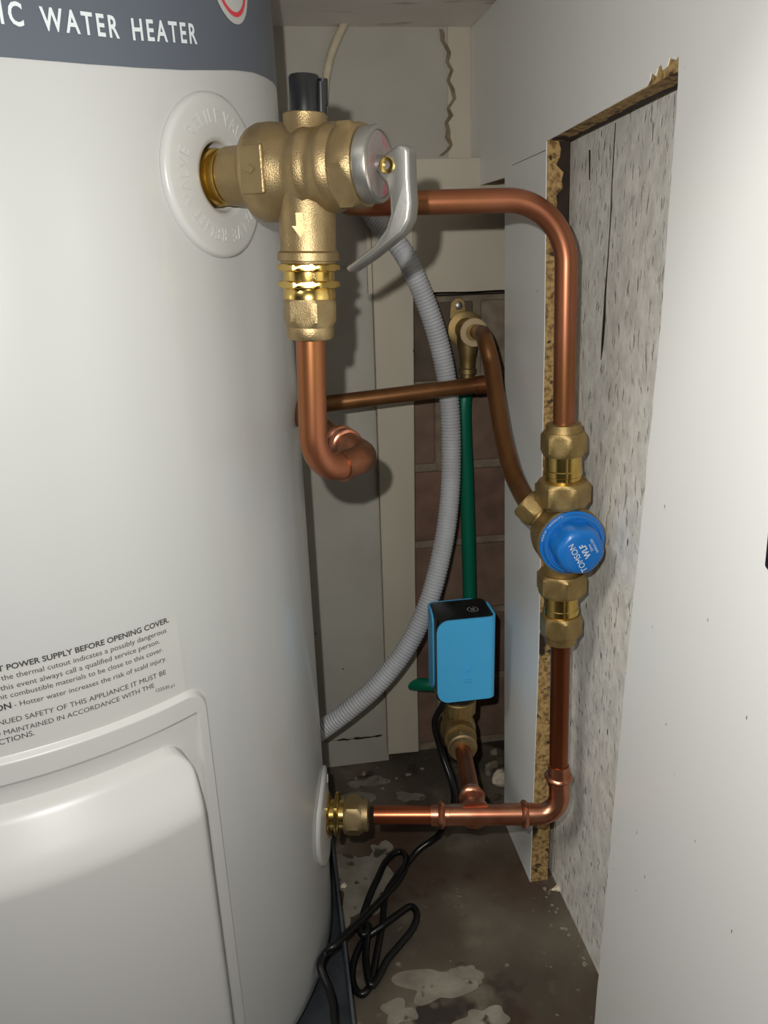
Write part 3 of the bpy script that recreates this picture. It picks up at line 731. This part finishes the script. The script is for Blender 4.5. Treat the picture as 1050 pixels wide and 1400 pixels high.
# ------------------------------------------------------------------ motorised valve with blue housing
mv = thing('motorised_valve', vb, 'sky blue and black motorised valve box on a brass body', 'valve')
x0, x1, y0, y1, z0, z1 = .1400, .2010, .6560, .7040, atY(638, 958, .656).z, atY(638, 847, .656).z
def rrect(xa, xb, ya, yb_, r, n=6):
    P = []
    for cx0, cy0, a0 in ((xb - r, ya + r, -90), (xb - r, yb_ - r, 0), (xa + r, yb_ - r, 90), (xa + r, ya + r, 180)):
        for i in range(n + 1): t = math.radians(a0 + 90 * i / n); P.append((cx0 + r * math.cos(t), cy0 + r * math.sin(t)))
    return P
m = MB(); m.prism([Vector((x, y, z0 + .001)) for x, y in rrect(x0 + .0016, x1 - .0016, y0 + .0016, y1 - .0016, .006)], (0, 0, z1 - z0 - .0018)); core_b = m.build('black_core', black_p, mv, bevel=.001, smooth=40)
def shell(a, path_rev=False):
    """L-shaped wrap: flat face with a free round-cornered edge, round vertical corner, side face"""
    pass
def wrap(path, zlo, zhi, rc, th=.0020):
    """plate following a plan path [(x,y)], outer side given; free end (start) has rounded corners of radius rc"""
    mb = MB(); L = [0]
    for p, q in zip(path, path[1:]): L.append(L[-1] + math.hypot(q[0] - p[0], q[1] - p[1]))
    tot = L[-1]; n = len(path); V = []
    for i, (x, y) in enumerate(path):
        a = path[max(i - 1, 0)]; b = path[min(i + 1, n - 1)]; tx_, ty_ = b[0] - a[0], b[1] - a[1]; l = math.hypot(tx_, ty_); nx_, ny_ = -ty_ / l, tx_ / l
        e = min(L[i], tot - L[i]); cut = 0
        if e < rc: cut = rc - math.sqrt(max(rc * rc - (rc - e) ** 2, 0))
        V.append([mb.bm.verts.new((x + nx_ * o, y + ny_ * o, z)) for o in (0, th) for z in (zlo + cut, zhi - cut)])
    for a, b in zip(V, V[1:]):
        mb.bm.faces.new((a[0], a[1], b[1], b[0])); mb.bm.faces.new((a[2], b[2], b[3], a[3]))
        mb.bm.faces.new((a[1], a[3], b[3], b[1])); mb.bm.faces.new((a[0], b[0], b[2], a[2]))
    mb.bm.faces.new((V[0][0], V[0][2], V[0][3], V[0][1])); mb.bm.faces.new((V[-1][0], V[-1][1], V[-1][3], V[-1][2]))
    return mb
def lpath(p0, pc, p1, r, n=10):
    P = filleted([Vector((*p0, 0)), Vector((*pc, 0)), Vector((*p1, 0))], r, n); P = dense(P, .0012); return [(p.x, p.y) for p in P]
m = wrap(lpath((x0 + .0005, y0), (x1, y0), (x1, y1 - .004), .0075), z0, z1, .0125); fs = m.build('front_shell', sky_p, mv, smooth=35)
m = wrap(lpath((x1 - .004, y1), (x0, y1), (x0, y0 + .019), .0075), z0 + .002, z1 - .0010, .0125); m.build('rear_shell', sky_p, mv, smooth=35)
m = MB(); ic = Vector((x1 - .019, y0 + .0215, z1 - .0006))
ringp = [[m.bm.verts.new(ic + Vector((math.cos(2 * PI * i / 32) * r, math.sin(2 * PI * i / 32) * r, 0))) for i in range(32)] for r in (.0058, .0050)]
for i in range(32):
    if i in (7, 8): continue
    m.bm.faces.new((ringp[0][i], ringp[0][(i + 1) % 32], ringp[1][(i + 1) % 32], ringp[1][i]))
for xx in (-.0016, 0, .0016): m.prism([ic + Vector((xx - .0004, -.003, 0)), ic + Vector((xx + .0004, -.003, 0)), ic + Vector((xx + .0004, .0028, 0)), ic + Vector((xx - .0004, .0028, 0))], (0, 0, .0001))
m.build('power_icon', mat('grey_print', (150, 152, 156), .5), core_b, smooth=0)
m = MB(); yc = y0 - .0022
for xa, xb, za in ((-.004, .005, -.0230), (-.004, .005, -.0195), (.003, .007, -.0050)): m.box(((x0 + x1) / 2 + xa, yc, (z0 + z1) / 2 + za), ((x0 + x1) / 2 + xb, yc + .0006, (z0 + z1) / 2 + za + .0006))
m.box(((x0 + x1) / 2 + .0025, yc, (z0 + z1) / 2 - .0120), ((x0 + x1) / 2 + .0031, yc + .0006, (z0 + z1) / 2 - .0080))
m.lathe(((x0 + x1) / 2 - .001, yc + .0006, (z0 + z1) / 2 - .0100), (0, -1, 0), [(0, .0016), (.0006, .0016)], 16)
m.build('embossed_mark', sky_p, fs, smooth=0)
vx, vy = vb.x, vb.y
m = MB(); m.lathe((vx, vy, z0 - .012), (0, 0, 1), [(0, .0150), (.013, .0150)], 32); m.build('black_neck', black_p, mv)
ring = MB(); sg = 60
d_, u_, v_ = ring.basis((0, 0, 1)); rr = []
for k, q in ((-.024, .0168), (-.023, .0180), (-.012, .0186), (-.0085, .0186), (-.0075, .0175)):
    rr.append([ring.bm.verts.new(Vector((vx, vy, z0 + k)) + (u_ * math.cos(2 * PI * i / sg) + v_ * math.sin(2 * PI * i / sg)) * (q - (.0008 if (i % 3 == 0 and k in (-.023, -.012)) else 0))) for i in range(sg)])
for a, b in zip(rr, rr[1:]):
    for i in range(sg): ring.bm.faces.new((a[i], a[(i + 1) % sg], b[(i + 1) % sg], b[i]))
ring.bm.faces.new(rr[0][::-1]); ring.bm.faces.new(rr[-1]); ring.build('knurled_ring', brass_d, mv, smooth=30)
m = MB(); m.lathe((vx, vy, Z0 - .018), (0, 0, 1), [(0, .010), (.004, .0165), (.010, .0185), (.018, .0185), (.026, .0160), (.030, .0142), (.036, .0142), (z0 - .022 - Z0 + .018, .0150)], 40); m.build('brass_body', brass_d, mv)
m = MB(); m.lathe(vb, -BD, [(.0, .0150), (.018, .0152), (.0200, .0165), (.0240, .0165), (.0245, .0140)], 36); m.lathe(vb, BD, [(0, .0150), (.030, .0150), (.034, .0120)], 30); m.build('valve_port', brass_d, mv)
m = MB(); m.hexnut(vb, -BD, .0235, .0350, .0152, .0020, ref=(0, 0, 1), rot=.1); m.lathe(vb, -BD, [(.034, .0150), (.0385, .0150), (.0395, .0130), (.0440, .0126), (.0445, .0105)], 36); m.build('port_nut', brass, mv, smooth=30)

# ------------------------------------------------------------------ wall elbow, curved pipe, green hose
we = thing('wall_elbow', atY(635, 447, YW - .002), 'brass wall plate elbow screwed to the bricks above the green hose', 'fitting')
e0 = atY(636, 450, YW - .001)
m = MB(); m.lathe(e0, (0, -1, 0), [(0, .020), (.003, .020), (.004, .018)], 28)
t_ = atY(625, 419, YW - .001); m.prism([t_ + Vector((x, 0, z)) for x, z in ((-.009, -.012), (.009, -.012), (.0075, .004), (.003, .0085), (-.003, .0085), (-.0075, .004))], (0, -.003, 0)); m.build('back_plate', brass_d, we, smooth=30)
m = MB(); m.lathe(t_ + Vector((.001, -.003, .001)), (0, -1, 0), [(0, .0042), (.0015, .0040), (.0024, .0022)], 16); m.build('screw', chrome, we)
m = MB(); m.lathe(e0, (0, -1, 0), [(.003, .0125), (.034, .0125), (.035, .0148), (.0365, .0148)], 36); m.lathe(e0 + Vector((0, -.014, 0)), (-.02, 0, -1), [(0, .0125), (.014, .0118), (.030, .0085), (.040, .0080), (.041, .0094), (.046, .0094), (.047, .0075), (.060, .0075)], 28); m.build('elbow_body', brass_d, we)
m = MB(); m.lathe(e0, (0, -1, 0), [(.0355, .0150), (.0375, .0150), (.0380, .0145), (.0380, .0088), (.0365, .0085)], 40, caps=(True, False)); m.build('elbow_collar', brass_pale, we)
cpts = [e0 + Vector((0, -.026, 0)), e0 + Vector((.003, -.050, .001)), atD(662, 462, .712), atD(672, 500, .700), atD(678, 540, .690), atD(687, 595, .672), atD(699, 641, .652), atD(711, 669, .636), pp + pd * .002]
m = MB(); m.tube(spline(cpts, 10), .0078, 24); tag(m.build('curved_copper_pipe', copper_b), 'browned copper pipe curving from the wall elbow to the blue-capped valve', 'pipe')
ct = thing('copper_crosspipe', atD(560, 538, .745), 'thin browned copper pipe running level across the grey hose', 'pipe')
q0 = atD(455, 551, .742); q1 = atD(655, 526, .762); qd = (q1 - q0).normalized()
m = MB(); m.tube([q0 - qd * .14, q1 + qd * .012], .0079, 22); m.build('tube', copper_b, ct)
m = MB(); m.lathe(q1, qd, [(-.004, .0088), (.020, .0088)], 22); m.build('end_socket', copper_b, ct)
g0 = e0 + Vector((-.001, -.014, -.056))
gp = [g0, atY(634, 560, YW - .020), atY(638, 660, YW - .020), atY(641, 760, YW - .022), atY(642, 830, YW - .026), atY(640, 885, YW - .032), atY(630, 918, YW - .036), atY(608, 934, YW - .034), atY(580, 936, YW - .026), atY(560, 935, YW - .012)]
m = MB(); m.tube(spline(gp, 10), .0082, 22); gh = m.build('green_hose', green_m); tag(gh, 'dark green hose hanging down the bricks behind the blue box', 'hose')

# corrugated grey waste hose
hp = [(452, 222, .772), (481, 250, .765), (514, 300, .755), (551, 345, .745), (583, 415, .765), (603, 480, .785), (614, 545, .800), (617, 620, .815), (614, 690, .820), (604, 755, .822), (585, 825, .825), (556, 885, .830), (517, 935, .835), (475, 972, .84), (430, 1005, .85), (370, 1050, .86)]
H3 = [atY(418, 215, YW + .004)] + [atD(*p) for p in hp]; sp = spline(H3, 24)
L = [0]
for a, b in zip(sp, sp[1:]): L.append(L[-1] + (b - a).length)
pitch = .0034; per = 6; npt = int(L[-1] / pitch * per); pts = []; j = 0
for i in range(npt + 1):
    t = L[-1] * i / npt
    while j < len(L) - 2 and L[j + 1] < t: j += 1
    f = (t - L[j]) / max(L[j + 1] - L[j], 1e-9); pts.append(sp[j].lerp(sp[j + 1], min(f, 1)))
rads = [(.0100 + .0008 * min(1, i / len(pts) * 2)) - .0009 * (1 if i % per in (0, 1) else (.5 if i % per in (2, 5) else 0)) for i in range(len(pts))]
m = MB(); m.tube(pts, rads, 22); tag(m.build('corrugated_hose', grey_h, smooth=60), 'grey corrugated waste hose sweeping down across the back wall', 'hose')
# thin aged tube from the shelf
m = MB(); tp = [atY(476, 26, YV - .007), atY(467, 40, YV - .007), atY(454, 70, YV - .008), atY(446, 105, YV - .009), atY(443, 140, YV - .012), atY(440, 175, YV - .022), atY(420, 205, YV - .034), atY(380, 222, YV - .040), atY(300, 245, YV - .030)]
tp[0].z = ZS + .006
m.tube(spline(tp, 10), .0041, 16); tag(m.build('plastic_tube', tube_m), 'thin beige plastic tube hanging behind the black-topped relief valve', 'tube')

# ------------------------------------------------------------------ black cable
def zp(x, y): return (440 + x / 5.25, 1140 + y / 5.25)
CRAD = .0034
low = [((850, -10), .030), ((700, 110), .012), ((610, 215), .006), ((520, 330), .004), ((455, 450), .004), ((435, 640), .004), ((400, 830), .004), ((372, 980), .004), ((345, 1090), .005), ((290, 1150), .005), ((235, 1105), .004), ((218, 1000), .004), ((245, 870), .004), ((310, 755), .005), ((440, 655), .010), ((560, 568), .006), ((640, 522), .004), ((683, 580), .004), ((652, 680), .004), ((570, 785), .004), ((470, 905), .004), ((405, 1030), .006), ((355, 1085), .010), ((325, 1000), .010), ((315, 850), .008), ((335, 660), .010), ((310, 720), .012), ((275, 700), .012), ((290, 600), .012), ((345, 440), .012), ((400, 320), .012), ((455, 205), .010), ((515, 145), .008), ((570, 130), .008), ((606, 175), .010), ((590, 255), .014), ((520, 370), .018), ((350, 550), .028), ((190, 705), .045), ((95, 795), .055), ((20, 865), .050)]
P = [atZ(*zp(*p), z) for p, z in low]
h0 = atZ(*zp(-12, 940), .050); h1 = atZ(*zp(10, 1020), .046); h2 = atZ(*zp(50, 1110), .042); h3 = atZ(*zp(82, 1220), .040); h4 = atZ(*zp(95, 1365), .038); h5 = atZ(*zp(100, 1480), .036)
start = [Vector((vx - .012, vy - .010, z0 + .004)), Vector((vx - .019, vy - .012, z0 - .006)), Vector((vx - .027, vy - .008, z0 - .030)), Vector((vx - .022, vy - .018, z0 - .060)), Vector((vx - .014, vy - .040, z0 - .100))]
m = MB(); m.tube(spline(start + P + [h0, h1, h2, h3, h4, h5], 8), CRAD, 12); tag(m.build('power_cable', cord_m), 'thin black cable lying in loose loops on the concrete floor', 'cable')

# ------------------------------------------------------------------ rubble on the floor, black catch at the front
def pebble(name, px, py, s, m_, flat=.5, z=0.0):
    p = atZ(px, py, 0.0); b = MB(); bmesh.ops.create_icosphere(b.bm, subdivisions=2, radius=1)
    ph = Vector((random.random() * 9, random.random() * 9, 0)); rz = random.uniform(0, 3)
    for v in b.bm.verts:
        q = 1 + .22 * math.sin(v.co.x * 3 + ph.x) + .18 * math.sin(v.co.y * 4 + ph.y) + .1 * math.sin(v.co.z * 5 + ph.x)
        x, y = v.co.x * q * s, v.co.y * q * s * .6
        v.co = Vector((p.x + x * math.cos(rz) - y * math.sin(rz), p.y + x * math.sin(rz) + y * math.cos(rz), max(p.z + z + (v.co.z * q * flat + flat * .55) * s, p.z)))
    return b.build(name, m_, smooth=0)
tag(pebble('plaster_chip', 763, 1216, .0075, mat('pale_plaster', (214, 200, 176), .9), .35), 'pale plaster chip on the floor below the sawn panel corner', 'rubble')
tag(pebble('plaster_lump', 683, 1072, .013, MATS['pale_plaster'], .9), 'pale plaster lump on the floor behind the copper tee', 'rubble')
for i, (px, py, s) in enumerate(((672, 1050, .008), (684, 1045, .009), (676, 1032, .007), (690, 1035, .006), (668, 1060, .006), (680, 1092, .006))):
    tag(pebble('rubble_lump', px, py, s, stone_d if i % 2 else stone_m, .8), 'brown rubble lump heaped on the floor behind the motorised valve', 'rubble', 'rubble behind the motorised valve')
for i in range(16):
    t = random.random(); px = 752 + (815 - 752) * t + random.uniform(-14, 0); py = 1205 + (1335 - 1205) * t + random.uniform(-2, 8)
    tag(pebble('grit_crumb', px, py, random.uniform(.0012, .0026), stone_m, .6), 'small crumb of grit along the foot of the concrete wall', 'grit', 'grit along the concrete wall')
for i in range(14):
    tag(pebble('mortar_crumb', random.uniform(460, 600), random.uniform(1052, 1088), random.uniform(.0014, .0034), stone_d if i % 2 else stone_m, .6), 'small mortar crumb on the floor below the grey wall sheet', 'rubble', 'mortar crumbs by the back wall')
tag(pebble('paint_flake', 470, 1211, .0042, MATS['pale_plaster'], .3), 'white paint flake on the floor beside the drip tray', 'rubble')
kc_ = MB(); K = [atX(*p, XB) for p in ((1056, 773), (1061, 724), (1072, 692), (1090, 702), (1090, 802), (1068, 788))]
kc_.prism([p + Vector((-.0002, 0, 0)) for p in K], (-.0042, 0, 0)); tag(kc_.build('door_catch', black_p, bevel=.001), 'black plastic catch on the white panel at the right edge', 'catch')
